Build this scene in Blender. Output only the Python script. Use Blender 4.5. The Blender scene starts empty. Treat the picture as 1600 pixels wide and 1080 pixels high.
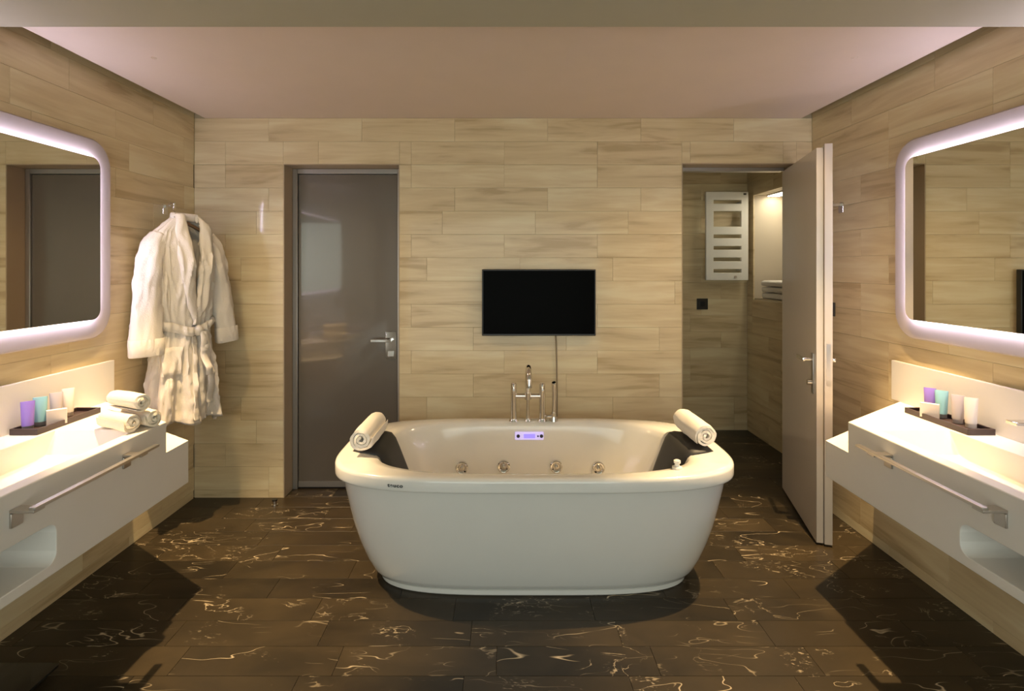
import bpy, bmesh, math, random
from mathutils import Vector, Matrix, noise
random.seed(7)
S = bpy.context.scene
C = S.collection
PI = math.pi

# ------------------------------------------------------------ camera
CAMH = 1.487
cd = bpy.data.cameras.new('camera'); cam = bpy.data.objects.new('camera', cd); C.objects.link(cam)
cam.location = (0, 0, CAMH); cam.rotation_euler = (PI/2, 0, 0)
cd.sensor_width = 36.0; cd.lens = 850/1600*36; cd.shift_x = 12/1600; cd.shift_y = -122/1600
cd.clip_start = 0.02
S.camera = cam
# ------------------------------------------------------------ world, large lights, exposure
w = bpy.data.worlds.new('world'); S.world = w; w.use_nodes = True
w.node_tree.nodes['Background'].inputs[0].default_value = (0.6, 0.65, 0.7, 1)
w.node_tree.nodes['Background'].inputs[1].default_value = 0.05
S.view_settings.view_transform = 'Standard'; S.view_settings.look = 'None'
S.view_settings.gamma = 1; S.view_settings.use_curve_mapping = False
S.view_settings.exposure = 0.07
# added soft fill light behind the camera, set in a made-up opening
al = bpy.data.lights.new('rear_fill_light', 'AREA'); al.shape = 'RECTANGLE'
al.size = 3.0; al.size_y = 2.1; al.energy = 50; al.color = (0.91, 1.0, 0.92)
alo = bpy.data.objects.new('rear_fill_light', al); C.objects.link(alo)
alo.location = (0, -1.45, 1.15); alo.rotation_euler = (PI/2, 0, 0)

LED_STRENGTH = 44.0
LED_COL = (0.80, 0.75, 1.0)
WARM = (1.0, 0.70, 0.36)
SPILL_W = 50.0     # wide spill of the same lamps
SPOT_W = 320.0     # pinhole downlights over the far ends of the vanities
BASIN_W = 12.0     # downlights over the basins

# ------------------------------------------------------------ materials
def nt(m):
    m.use_nodes = True
    return m.node_tree.nodes, m.node_tree.links, m.node_tree.nodes['Principled BSDF']
def mat(name, col, rough=0.5, metal=0.0, coat=0.0, bump=0, bscale=200, spec=None, sheen=0, var=0, subsurf=0):
    m = bpy.data.materials.new(name); n, l, p = nt(m)
    p.inputs['Base Color'].default_value = (*col, 1)
    p.inputs['Roughness'].default_value = rough; p.inputs['Metallic'].default_value = metal
    p.inputs['Coat Weight'].default_value = coat; p.inputs['Coat Roughness'].default_value = 0.05
    if spec is not None: p.inputs['Specular IOR Level'].default_value = spec
    if sheen: p.inputs['Sheen Weight'].default_value = sheen
    tc = n.new('ShaderNodeTexCoord')
    nz = n.new('ShaderNodeTexNoise'); nz.inputs['Scale'].default_value = bscale; nz.inputs['Detail'].default_value = 4
    l.new(tc.outputs['Object'], nz.inputs['Vector'])
    if bump:
        b = n.new('ShaderNodeBump'); b.inputs['Strength'].default_value = bump; b.inputs['Distance'].default_value = 0.004
        l.new(nz.outputs['Fac'], b.inputs['Height']); l.new(b.outputs['Normal'], p.inputs['Normal'])
    # faint uneven tone so that nothing is a flat colour
    n2 = n.new('ShaderNodeTexNoise'); n2.inputs['Scale'].default_value = 6; n2.inputs['Detail'].default_value = 3
    l.new(tc.outputs['Object'], n2.inputs['Vector'])
    mr = n.new('ShaderNodeMapRange'); mr.inputs['To Min'].default_value = 1-(var or 0.03); mr.inputs['To Max'].default_value = 1+(var or 0.03)
    l.new(n2.outputs['Fac'], mr.inputs['Value'])
    hs = n.new('ShaderNodeHueSaturation'); hs.inputs['Color'].default_value = (*col, 1)
    l.new(mr.outputs['Result'], hs.inputs['Value']); l.new(hs.outputs['Color'], p.inputs['Base Color'])
    return m
def emit(name, col, strength):
    m = bpy.data.materials.new(name); n, l, p = nt(m)
    p.inputs['Base Color'].default_value = (*col, 1)
    p.inputs['Emission Color'].default_value = (*col, 1); p.inputs['Emission Strength'].default_value = strength
    return m
def math_node(n, l, op, a, b=None, clamp=False):
    x = n.new('ShaderNodeMath'); x.operation = op; x.use_clamp = clamp
    for i, v in enumerate((a, b)):
        if v is None: continue
        if isinstance(v, (int, float)): x.inputs[i].default_value = v
        else: l.new(v, x.inputs[i])
    return x.outputs[0]

def wall_tile_material():
    m = bpy.data.materials.new('veined_limestone'); n, l, p = nt(m)
    g = n.new('ShaderNodeNewGeometry'); oi = n.new('ShaderNodeObjectInfo')
    sx = n.new('ShaderNodeSeparateXYZ'); l.new(g.outputs['Position'], sx.inputs[0])
    u = math_node(n, l, 'ADD', sx.outputs[0], sx.outputs[1])
    off = math_node(n, l, 'MULTIPLY', oi.outputs['Random'], 61.0)
    cb = n.new('ShaderNodeCombineXYZ')
    l.new(math_node(n, l, 'MULTIPLY', u, 1.7), cb.inputs[0]); l.new(off, cb.inputs[1])
    l.new(math_node(n, l, 'MULTIPLY', sx.outputs[2], 15.0), cb.inputs[2])
    a = n.new('ShaderNodeTexNoise'); a.inputs['Scale'].default_value = 1.0; a.inputs['Detail'].default_value = 5; a.inputs['Distortion'].default_value = 0.7
    l.new(cb.outputs[0], a.inputs['Vector'])
    cb2 = n.new('ShaderNodeCombineXYZ')
    l.new(math_node(n, l, 'MULTIPLY', u, 5.0), cb2.inputs[0]); l.new(off, cb2.inputs[1])
    l.new(math_node(n, l, 'MULTIPLY', sx.outputs[2], 75.0), cb2.inputs[2])
    b = n.new('ShaderNodeTexNoise'); b.inputs['Scale'].default_value = 1.0; b.inputs['Detail'].default_value = 4
    l.new(cb2.outputs[0], b.inputs['Vector'])
    mixv = math_node(n, l, 'ADD', math_node(n, l, 'MULTIPLY', a.outputs['Fac'], 0.84), math_node(n, l, 'MULTIPLY', b.outputs['Fac'], 0.16))
    r2 = math_node(n, l, 'FRACT', math_node(n, l, 'MULTIPLY', oi.outputs['Random'], 7.31))
    mixv = math_node(n, l, 'ADD', mixv, math_node(n, l, 'MULTIPLY', math_node(n, l, 'SUBTRACT', r2, 0.5), 0.13))
    cr = n.new('ShaderNodeValToRGB'); e = cr.color_ramp.elements
    e[0].position = 0.33; e[0].color = (0.50, 0.375, 0.205, 1)
    e[1].position = 0.68; e[1].color = (0.76, 0.66, 0.43, 1)
    k = e.new(0.42); k.color = (0.63, 0.50, 0.295, 1)
    k = e.new(0.55); k.color = (0.70, 0.575, 0.35, 1)
    l.new(mixv, cr.inputs[0]); l.new(cr.outputs[0], p.inputs['Base Color'])
    p.inputs['Roughness'].default_value = 0.42
    p.inputs['Coat Weight'].default_value = 0.35; p.inputs['Coat Roughness'].default_value = 0.06
    bp = n.new('ShaderNodeBump'); bp.inputs['Strength'].default_value = 0.12; bp.inputs['Distance'].default_value = 0.002
    l.new(b.outputs['Fac'], bp.inputs['Height']); l.new(bp.outputs['Normal'], p.inputs['Normal'])
    return m
def floor_tile_material():
    m = bpy.data.materials.new('dark_marble'); n, l, p = nt(m)
    g = n.new('ShaderNodeNewGeometry'); oi = n.new('ShaderNodeObjectInfo')
    cb = n.new('ShaderNodeCombineXYZ'); l.new(math_node(n, l, 'MULTIPLY', oi.outputs['Random'], 3.1), cb.inputs[2])
    ad = n.new('ShaderNodeVectorMath'); l.new(g.outputs['Position'], ad.inputs[0]); l.new(cb.outputs[0], ad.inputs[1])
    def tex(scale, detail, dist, rot, sq, seed):
        mp = n.new('ShaderNodeMapping'); mp.inputs['Rotation'].default_value[2] = rot; mp.inputs['Scale'].default_value = (1, sq, 1)
        mp.inputs['Location'].default_value = (seed, seed*1.7, seed*.3)
        l.new(ad.outputs[0], mp.inputs['Vector'])
        t = n.new('ShaderNodeTexNoise'); t.inputs['Scale'].default_value = scale; t.inputs['Detail'].default_value = detail
        t.inputs['Distortion'].default_value = dist; l.new(mp.outputs[0], t.inputs['Vector'])
        return t.outputs['Fac']
    def ridge(fac, width):
        d = math_node(n, l, 'ABSOLUTE', math_node(n, l, 'SUBTRACT', fac, 0.5))
        mr = n.new('ShaderNodeMapRange'); mr.inputs['From Min'].default_value = 0; mr.inputs['From Max'].default_value = width
        mr.inputs['To Min'].default_value = 1; mr.inputs['To Max'].default_value = 0; l.new(d, mr.inputs['Value'])
        return mr.outputs['Result']
    def mask(fac, lo, hi):
        mr = n.new('ShaderNodeMapRange'); mr.inputs['From Min'].default_value = lo; mr.inputs['From Max'].default_value = hi
        l.new(fac, mr.inputs['Value']); return mr.outputs['Result']
    v1 = math_node(n, l, 'MULTIPLY', ridge(tex(1.5, 3, 0.35, -0.35, 3.2, 0), 0.0042), mask(tex(2.4, 2, 0, 0, 1, 5), 0.53, 0.60))
    v2 = math_node(n, l, 'MULTIPLY', ridge(tex(4.2, 5, 0.8, 0.9, 2.4, 9), 0.009), mask(tex(2.9, 3, 0.5, 0, 1, 21), 0.57, 0.66))
    v3 = math_node(n, l, 'MULTIPLY', mask(tex(30, 6, 1.2, 0.3, 2.6, 3), 0.58, 0.68), mask(tex(3.6, 3, 0.6, 0, 1, 14), 0.595, 0.68))
    v4 = math_node(n, l, 'MULTIPLY', ridge(tex(1.9, 2, 0.15, 0.55, 4.2, 31), 0.0034), mask(tex(3.3, 2, 0, 0, 1, 44), 0.55, 0.62))
    v5 = math_node(n, l, 'MULTIPLY', ridge(tex(2.6, 2, 0.2, -1.1, 3.6, 57), 0.004), mask(tex(3.8, 2, 0, 0, 1, 64), 0.57, 0.63))
    v1 = math_node(n, l, 'MAXIMUM', v1, math_node(n, l, 'MULTIPLY', math_node(n, l, 'MAXIMUM', v4, v5), 0.5))
    v = math_node(n, l, 'MAXIMUM', math_node(n, l, 'MAXIMUM', v1, math_node(n, l, 'MULTIPLY', v2, 0.75)), math_node(n, l, 'MULTIPLY', v3, 0.8), True)
    cr = n.new('ShaderNodeValToRGB'); e = cr.color_ramp.elements
    e[0].position = 0.3; e[0].color = (0.020, 0.015, 0.009, 1); e[1].position = 0.75; e[1].color = (0.062, 0.044, 0.023, 1)
    base = math_node(n, l, 'ADD', math_node(n, l, 'MULTIPLY', tex(3.0, 6, 0.6, 0.2, 1.5, 2), 0.8), math_node(n, l, 'MULTIPLY', oi.outputs['Random'], 0.22))
    l.new(base, cr.inputs[0])
    mx = n.new('ShaderNodeMix'); mx.data_type = 'RGBA'
    l.new(v, mx.inputs['Factor']); l.new(cr.outputs[0], mx.inputs['A']); mx.inputs['B'].default_value = (0.66, 0.54, 0.37, 1)
    l.new(mx.outputs['Result'], p.inputs['Base Color'])
    p.inputs['Roughness'].default_value = 0.36; p.inputs['Specular IOR Level'].default_value = 0.32
    return m

M = {}
M['wall'] = wall_tile_material(); M['floor'] = floor_tile_material()
M['grout'] = mat('beige_grout', (0.50, 0.40, 0.25), 0.8)
M['fgrout'] = mat('dark_grout', (0.035, 0.028, 0.02), 0.7)
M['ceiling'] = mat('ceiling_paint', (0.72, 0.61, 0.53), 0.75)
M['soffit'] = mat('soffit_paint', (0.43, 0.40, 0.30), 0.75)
M['plain'] = mat('plain_plaster', (0.60, 0.52, 0.40), 0.8)
M['acrylic'] = mat('white_acrylic', (0.80, 0.78, 0.73), 0.16, coat=0.4)
M['solid'] = mat('white_solid_surface', (0.80, 0.765, 0.71), 0.34)
M['surround'] = mat('cream_mirror_surround', (0.44, 0.375, 0.335), 0.45)
M['mirror'] = mat('mirror_silver', (0.80, 0.80, 0.74), 0.015, 1.0, var=0.002)
M['led'] = emit('led_band', LED_COL, LED_STRENGTH)
M['chrome'] = mat('chrome', (0.78, 0.75, 0.72), 0.09, 1.0)
M['steel'] = mat('brushed_steel', (0.56, 0.52, 0.48), 0.28, 1.0)
M['alu'] = mat('satin_aluminium', (0.42, 0.39, 0.36), 0.33, 0.7)
M['doorglass'] = mat('smoked_lacquered_glass', (0.145, 0.122, 0.098), 0.25, coat=1.0, spec=0.6)
M['doorleaf'] = mat('grey_lacquered_leaf', (0.70, 0.64, 0.59), 0.3, coat=0.4)
M['dooredge'] = mat('pale_door_edge', (0.58, 0.52, 0.46), 0.35, 0.4)
M['reveal'] = mat('reveal_stone', (0.43, 0.33, 0.22), 0.5)
M['black'] = mat('screen_black', (0.0015, 0.0015, 0.0015), 0.3, coat=0.0, spec=0.02)
M['blackbez'] = mat('black_plastic', (0.012, 0.011, 0.011), 0.4)
M['pad'] = mat('black_gel_pad', (0.022, 0.022, 0.024), 0.55)
M['terry'] = mat('white_terry', (0.84, 0.79, 0.72), 0.95, bump=0.6, bscale=260, sheen=0.25)
M['terry_cream'] = mat('cream_terry', (0.84, 0.75, 0.60), 0.95, bump=0.6, bscale=260, sheen=0.2)
M['robe'] = mat('white_robe_cotton', (0.74, 0.69, 0.62), 0.95, bump=0.4, bscale=140, sheen=0.1)
M['wood'] = mat('dark_tray_wood', (0.045, 0.027, 0.024), 0.4)
M['hanger'] = mat('brown_hanger_wood', (0.20, 0.12, 0.07), 0.45)
M['purple'] = mat('purple_tube', (0.30, 0.19, 0.62), 0.35)
M['teal'] = mat('teal_tube', (0.27, 0.52, 0.56), 0.35)
M['greytube'] = mat('lilac_grey_tube', (0.52, 0.46, 0.46), 0.35)
M['creamtube'] = mat('cream_tube', (0.80, 0.72, 0.62), 0.35)
M['capgrey'] = mat('grey_cap', (0.25, 0.23, 0.22), 0.3)
M['soapbox'] = mat('soap_carton', (0.74, 0.64, 0.52), 0.55)
M['print'] = mat('dark_print', (0.03, 0.03, 0.03), 0.5)
M['rad'] = mat('radiator_enamel', (0.74, 0.72, 0.66), 0.35)
M['socket'] = mat('brown_socket_plastic', (0.035, 0.028, 0.022), 0.4)
M['cord'] = mat('grey_cord', (0.27, 0.215, 0.15), 0.6)
M['panel'] = emit('display_panel', (0.62, 0.55, 1.0), 0.55)
M['screenlit'] = emit('display_lit', (0.30, 0.24, 0.95), 0.8)
M['lens'] = emit('lamp_lens', (1.0, 0.75, 0.45), 1.0)
M['nichelight'] = emit('niche_led', (1.0, 0.93, 0.74), 15.0)
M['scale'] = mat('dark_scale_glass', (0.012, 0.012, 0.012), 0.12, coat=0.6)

# ------------------------------------------------------------ mesh helpers
def smooth(me, ang=40):
    me.shade_smooth() if hasattr(me, 'shade_smooth') else None
    bm = bmesh.new(); bm.from_mesh(me)
    a = math.radians(ang)
    for e in bm.edges:
        e.smooth = not (len(e.link_faces) == 2 and e.calc_face_angle(0) > a)
    # broad flat faces keep their own normal, so rounded edges do not bend their shading
    for f in bm.faces:
        if max(abs(c) for c in f.normal) > 0.99999 and f.calc_area() > 2e-4: f.smooth = False
    bm.to_mesh(me); bm.free()
def link(name, me, m, parent=None, label=None):
    o = bpy.data.objects.new(name, me); C.objects.link(o)
    if m is not None and not me.materials: me.materials.append(m)
    if parent is not None: o.parent = parent
    if label: o['label'] = label
    return o
def obj(name, bm, m, parent=None, sm=40, label=None):
    bmesh.ops.recalc_face_normals(bm, faces=bm.faces)
    me = bpy.data.meshes.new(name); bm.to_mesh(me); bm.free()
    if sm: smooth(me, sm)
    return link(name, me, m, parent, label)
def tag(o, label, cat, group=None):
    o['label'] = label; o['category'] = cat
    if group: o['group'] = group
    return o
def thing(name, label, cat, loc=(0, 0, 0), rz=0, group=None):
    o = bpy.data.objects.new(name, None); C.objects.link(o); o.location = loc; o.rotation_euler = (0, 0, rz)
    o.empty_display_size = 0.05
    return tag(o, label, cat, group)
def box(bm, x0, x1, y0, y1, z0, z1, bev=0, seg=2):
    r = bmesh.ops.create_cube(bm, size=1)
    vs = r['verts']
    for v in vs:
        v.co = Vector(((x0+x1)/2 + v.co.x*(x1-x0), (y0+y1)/2 + v.co.y*(y1-y0), (z0+z1)/2 + v.co.z*(z1-z0)))
    if bev:
        es = list({e for v in vs for e in v.link_edges})
        bmesh.ops.bevel(bm, geom=es, offset=bev, segments=seg, affect='EDGES', profile=0.5)
    return bm
def B(x0, x1, y0, y1, z0, z1, bev=0, seg=2):
    return box(bmesh.new(), min(x0, x1), max(x0, x1), min(y0, y1), max(y0, y1), min(z0, z1), max(z0, z1), bev, seg)
def cyl(bm, p, q, r, r2=None, seg=20, caps=True):
    p, q = Vector(p), Vector(q); d = q-p
    rr = bmesh.ops.create_cone(bm, cap_ends=caps, segments=seg, radius1=r, radius2=r if r2 is None else r2, depth=d.length)
    mt = Matrix.Translation((p+q)/2) @ d.to_track_quat('Z', 'Y').to_matrix().to_4x4()
    bmesh.ops.transform(bm, matrix=mt, verts=rr['verts'])
    return bm
def tube(bm, pts, r, seg=12, caps=True):
    pts = [Vector(p) for p in pts]; rings = []
    prev = None
    for i, p in enumerate(pts):
        t = (pts[min(i+1, len(pts)-1)] - pts[max(i-1, 0)]).normalized()
        if prev is None:
            a = t.orthogonal().normalized()
        else:
            a = (prev - t*prev.dot(t)).normalized()
        prev = a; b = t.cross(a)
        rad = r[i] if isinstance(r, (list, tuple)) else r
        rings.append([bm.verts.new(p + (a*math.cos(2*PI*k/seg) + b*math.sin(2*PI*k/seg))*rad) for k in range(seg)])
    for A, Bn in zip(rings, rings[1:]):
        for k in range(seg): bm.faces.new((A[k], A[(k+1) % seg], Bn[(k+1) % seg], Bn[k]))
    if caps: bm.faces.new(rings[0][::-1]); bm.faces.new(rings[-1])
    return bm
def loft(bm, rings, closed=True, cap0=False, cap1=False):
    V = [[bm.verts.new(p) for p in r] for r in rings]
    n = len(V[0])
    for A, Bn in zip(V, V[1:]):
        for k in range(n if closed else n-1):
            bm.faces.new((A[k], A[(k+1) % n], Bn[(k+1) % n], Bn[k]))
    if cap0: bm.faces.new(V[0][::-1])
    if cap1: bm.faces.new(V[-1])
    return V
def prism(bm, poly, z0, z1):
    loft(bm, [[(x, y, z0) for x, y in poly], [(x, y, z1) for x, y in poly]], True, True, True)
    return bm
def rrect(a0, a1, b0, b1, r, n=8):
    out = []
    for cx, cy, s in ((a1-r, b1-r, 0), (a0+r, b1-r, 1), (a0+r, b0+r, 2), (a1-r, b0+r, 3)):
        for k in range(n+1):
            t = (s + k/n)*PI/2
            out.append((cx + r*math.cos(t), cy + r*math.sin(t)))
    return out
def boolean(base_bm, cutters, name):
    """difference of the base and each cutter, returned as a mesh"""
    def mk(bm, nm):
        bmesh.ops.recalc_face_normals(bm, faces=bm.faces)
        me = bpy.data.meshes.new(nm); bm.to_mesh(me); bm.free()
        o = bpy.data.objects.new(nm, me); C.objects.link(o); return o
    o = mk(base_bm, name); cs = []
    for c in cutters:
        k = mk(c, 'cutter'); cs.append(k)
        md = o.modifiers.new('b', 'BOOLEAN'); md.operation = 'DIFFERENCE'; md.solver = 'EXACT'; md.object = k
    dg = bpy.context.evaluated_depsgraph_get(); dg.update()
    me = bpy.data.meshes.new_from_object(o.evaluated_get(dg))
    for k in cs + [o]:
        d = k.data; bpy.data.objects.remove(k); bpy.data.meshes.remove(d)
    me.name = name
    return me

# ------------------------------------------------------------ room shell
XL, XR, YB, ZC = -2.0, 1.985, 3.51, 2.45      # side walls, back wall, ceiling
YF = -1.3                                      # wall behind the camera
ZT = 2.66
TH = 0.01                                      # tile thickness
def struct(name, bm, m, sm=0):
    o = obj(name, bm, m, None, sm); o['kind'] = 'structure'; return o

def tile_mesh(name, L, H):
    """a plank tile: front face proud, chamfered edges; local x along, z up, front towards -y"""
    c = 0.0007
    V = [(0, TH, 0), (L, TH, 0), (L, TH, H), (0, TH, H), (0, c, 0), (L, c, 0), (L, c, H), (0, c, H),
         (c, 0, c), (L-c, 0, c), (L-c, 0, H-c), (c, 0, H-c)]
    F = [(4, 5, 1, 0), (5, 6, 2, 1), (6, 7, 3, 2), (7, 4, 0, 3), (8, 9, 5, 4), (9, 10, 6, 5), (10, 11, 7, 6), (11, 8, 4, 7), (11, 10, 9, 8)]
    F = [f[::-1] for f in F]
    me = bpy.data.meshes.new(name); me.from_pydata(V, [], F); me.update(); return me
_cache = {}
def place_tile(parent, mtl, L, H, loc, rot):
    k = (round(L, 4), round(H, 4), mtl.name)
    if k not in _cache:
        me = tile_mesh('tile', L, H); me.materials.append(mtl); _cache[k] = me
    o = bpy.data.objects.new('tile', _cache[k]); C.objects.link(o); o.parent = parent
    o.location = loc; o.rotation_euler = rot
    return o
GAP = 0.0009
def tile_rows(parent, u0, u1, z0, z1, to_world, rot, mtl, holes=(), pitch=0.15, Lt=0.60, seed=0, from_top=True, gap=GAP):
    rnd = random.Random(seed)
    top = z1; r = 0
    while top > z0+0.01:
        bot = max(z0, top-pitch)
        st = u0 - rnd.choice((0.0, 0.12, 0.2, 0.3, 0.4, 0.5))*Lt/0.6
        x = st
        while x < u1-0.005:
            a, b = max(x, u0), min(x+Lt, u1)
            x += Lt
            if b-a < 0.012: continue
            # cut away openings
            segs = [(a, b, bot, top)]
            for (h0, h1, g0, g1) in holes:
                new = []
                for (a_, b_, c_, d_) in segs:
                    if b_ <= h0 or a_ >= h1 or d_ <= g0+1e-4 or c_ >= g1-1e-4: new.append((a_, b_, c_, d_)); continue
                    if a_ < h0-0.004: new.append((a_, h0, c_, d_))
                    if b_ > h1+0.004: new.append((h1, b_, c_, d_))
                    if d_ > g1+0.004: new.append((max(a_, h0), min(b_, h1), g1, d_))
                segs = new
            for (a_, b_, c_, d_) in segs:
                if b_-a_ < 0.01 or d_-c_ < 0.01: continue
                place_tile(parent, mtl, b_-a_-gap, d_-c_-gap, to_world(a_+gap/2, c_+gap/2), rot)
        top -= pitch; r += 1

# openings in the back wall
D1 = (-1.426, -0.676, 2.155)     # closed door: x0, x1, head height
D2 = (1.145, 1.885, 2.16)        # doorway to the washroom
WT = 0.15                        # wall thickness at the openings
bm = bmesh.new()
y0, y1 = YB+TH, YB+WT
for x0, x1, z0, z1 in ((XL-0.2, D1[0], 0, ZT), (D1[0], D1[1], D1[2], ZT), (D1[1], D2[0], 0, ZT), (D2[0], D2[1], D2[2], ZT), (D2[1], 2.6, 0, ZT)):
    box(bm, x0, x1, y0, y1, z0, z1)
wb = struct('wall_back', bm, M['grout'])
holes = [(D1[0], D1[1], 0, D1[2]), (D2[0], D2[1], 0, D2[2])]
tile_rows(wb, XL, XR, 0, ZC, lambda u, z: (u, YB, z), (0, 0, 0), M['wall'], holes, seed=3)
# reveals (plain stone slips lining both openings)
for i, (a, b, h) in enumerate((D1, D2)):
    bm = bmesh.new()
    box(bm, a-0.001, a+0.006, YB+0.001, YB+WT, 0, h)
    box(bm, b-0.006, b+0.001, YB+0.001, YB+WT, 0, h)
    box(bm, a+0.006, b-0.006, YB+0.001, YB+WT, h-0.006, h+0.001)
    struct('trim_%d' % (i+1), bm, M['reveal'])
wl = struct('wall_left', B(XL-TH-0.2, XL-TH, YF, YB+TH, 0, ZT), M['grout'])
TILE_Y0 = 0.9
tile_rows(wl, TILE_Y0, YB, 0, ZC+0.15, lambda u, z: (XL, u, z), (0, 0, PI/2), M['wall'], seed=12)
wr = struct('wall_right', B(XR+TH, XR+TH+0.2, YF, YB+TH, 0, ZT), M['grout'])
tile_rows(wr, TILE_Y0, YB, 0, ZC+0.15, lambda u, z: (XR, TILE_Y0+YB-u, z), (0, 0, -PI/2), M['wall'], seed=13)
# plain side walls nearer than the tiling
struct('wall_left_rear', B(XL-TH, XL, YF, TILE_Y0, 0, ZT), M['plain'])
struct('wall_right_rear', B(XR, XR+TH, YF, TILE_Y0, 0, ZT), M['plain'])
# wall behind the camera, with an opening added to let the fill light in
bm = bmesh.new()
box(bm, XL-0.2, -1.55, YF-0.12, YF, 0, ZT); box(bm, 1.55, XR+0.2, YF-0.12, YF, 0, ZT); box(bm, -1.55, 1.55, YF-0.12, YF, 2.25, ZT)
struct('wall_front', bm, M['plain'])
# ceilings: main one with a slot along each side wall, lower soffit towards the camera, slab over all
SL = 0.07
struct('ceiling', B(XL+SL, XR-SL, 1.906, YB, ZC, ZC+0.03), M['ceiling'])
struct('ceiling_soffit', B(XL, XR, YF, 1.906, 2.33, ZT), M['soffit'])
struct('ceiling_slab', B(XL-0.2, XR+0.8, YF, 5.2, ZT, ZT+0.1), M['soffit'])

# floor
fl = struct('floor', B(XL-0.3, 2.5, YF-0.6, 5.2, -0.08, -TH), M['fgrout'])
FT = []
def floor_tiles():
    rnd = random.Random(5)
    y = 1.36
    while y < 4.99:
        st = XL - rnd.uniform(0, 0.58); x = st
        while x < 2.25:
            a, b = max(x, XL), min(x+0.6, 2.24); x += 0.6
            lim = XR if y < YB else 2.23
            lo = XL if y < YB-0.02 else (D1[0] if y < 3.66 else 0.95)
            a = max(a, lo); b = min(b, lim)
            if b-a < 0.02: continue
            g = 0.0012
            k = ('f', round(b-a, 3))
            if k not in _cache:
                me = tile_mesh('tile', b-a-g, 0.155-g); me.materials.append(M['floor']); _cache[k] = me
            o = bpy.data.objects.new('tile', _cache[k]); C.objects.link(o); o.parent = fl
            o.rotation_euler = (-PI/2, 0, 0)     # front -y -> +z
            o.location = (a+g/2, y+g/2, 0)
            FT.append(o)
        y += 0.155
floor_tiles()
struct('floor_rear', B(XL, XR, YF-0.6, 1.36, -TH, 0), M['floor'])

# washroom beyond the doorway
YW, XW = 4.97, 2.22
ww = struct('wall_washroom', B(0.8, XW+0.2, YW+TH, YW+0.15, 0, ZT), M['grout'])
tile_rows(ww, 0.9, XW, 0, 2.4, lambda u, z: (u, YW, z), (0, 0, 0), M['wall'], seed=21)
N0, N1, NZ0, NZ1 = 4.05, 4.85, 1.215, 2.13      # niche in its right wall (y0,y1,z0,z1)
bm = bmesh.new(); X0, X1 = XW+TH, XW+0.32
for a, b, c, d in ((YB+WT, N0, 0, ZT), (N1, YW+TH, 0, ZT), (N0, N1, 0, NZ0), (N0, N1, NZ1, ZT)): box(bm, X0, X1, a, b, c, d)
box(bm, X1-0.06, X1, N0, N1, NZ0, NZ1)
wwr = struct('wall_washroom_right', bm, M['plain'])
Y0w = YB+WT+0.01
tile_rows(wwr, Y0w, YW, 0, 2.4, lambda u, z: (XW, Y0w+YW-u, z), (0, 0, -PI/2), M['wall'], [(Y0w+YW-N1, Y0w+YW-N0, NZ0, NZ1)], seed=22)
struct('wall_washroom_left', B(0.78, 0.9, YB+WT, YW+TH, 0, ZT), M['plain'])
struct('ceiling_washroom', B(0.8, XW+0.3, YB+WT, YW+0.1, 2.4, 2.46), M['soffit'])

# ------------------------------------------------------------ lamps
def recessed(name, loc, aim, watt, ang, label, blend=0.5, col=WARM, r=0.02, group=None, R=0.028, bez='steel', spill=0):
    t = thing(name, label, 'downlight', loc, 0, group)
    bm = bmesh.new(); cyl(bm, (0, 0, 0.008), (0, 0, 0.05), R*0.85, seg=24)
    obj('housing', bm, M['steel'], t)
    bm = bmesh.new()
    loft(bm, [[(math.cos(2*PI*k/32)*q, math.sin(2*PI*k/32)*q, z) for k in range(32)] for q, z in ((R*0.72, 0.006), (R*0.72, -0.002), (R, -0.003), (R, 0.008))])
    obj('bezel', bm, M[bez], t)
    bm = bmesh.new(); cyl(bm, (0, 0, 0.004), (0, 0, 0.007), R*0.7, seg=24); obj('lens', bm, M['lens'], t)
    ld = bpy.data.lights.new('lamp', 'SPOT'); ld.energy = watt; ld.color = col; ld.spot_size = math.radians(ang); ld.spot_blend = blend; ld.shadow_soft_size = r
    lo = bpy.data.objects.new('lamp', ld); C.objects.link(lo); lo.parent = t; lo.location = (0, 0, -0.01)
    lo.rotation_euler = Vector(aim).to_track_quat('-Z', 'Y').to_euler()
    if spill:
        l2 = ld.copy(); l2.energy = spill; l2.shadow_soft_size = 0.07; l2.spot_size = math.radians(106); l2.spot_blend = 0.8
        o2 = bpy.data.objects.new('lamp', l2); C.objects.link(o2); o2.parent = t; o2.location = lo.location
        o2.rotation_euler = Vector((aim[0]*2.6, 0.25, -1)).to_track_quat('-Z', 'Y').to_euler()
    return t
for s, side in ((-1, 'left'), (1, 'right')):
    X = XL if s < 0 else XR
    recessed('pinhole_downlight', (s*1.61, 2.50, ZC), (-s*0.14, 0.0, -1), SPOT_W,
             54, 'tiny warm pinhole downlight in the main ceiling above the %s vanity' % side, 0.6, r=0.012, R=0.012, bez='ceiling', spill=SPILL_W)
    recessed('downlight', (X - s*0.24, 1.62, 2.333), (0, 0.1, -1), BASIN_W,
             80, 'warm recessed downlight in the soffit over the %s basin' % side, 0.7, R=0.045)
recessed('washroom_downlight', (1.45, 4.55, 2.402), (0.25, 0.15, -1), 1.3, 120,
         'recessed downlight in the washroom ceiling', 0.6, (1.0, 0.86, 0.58), R=0.045)

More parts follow.
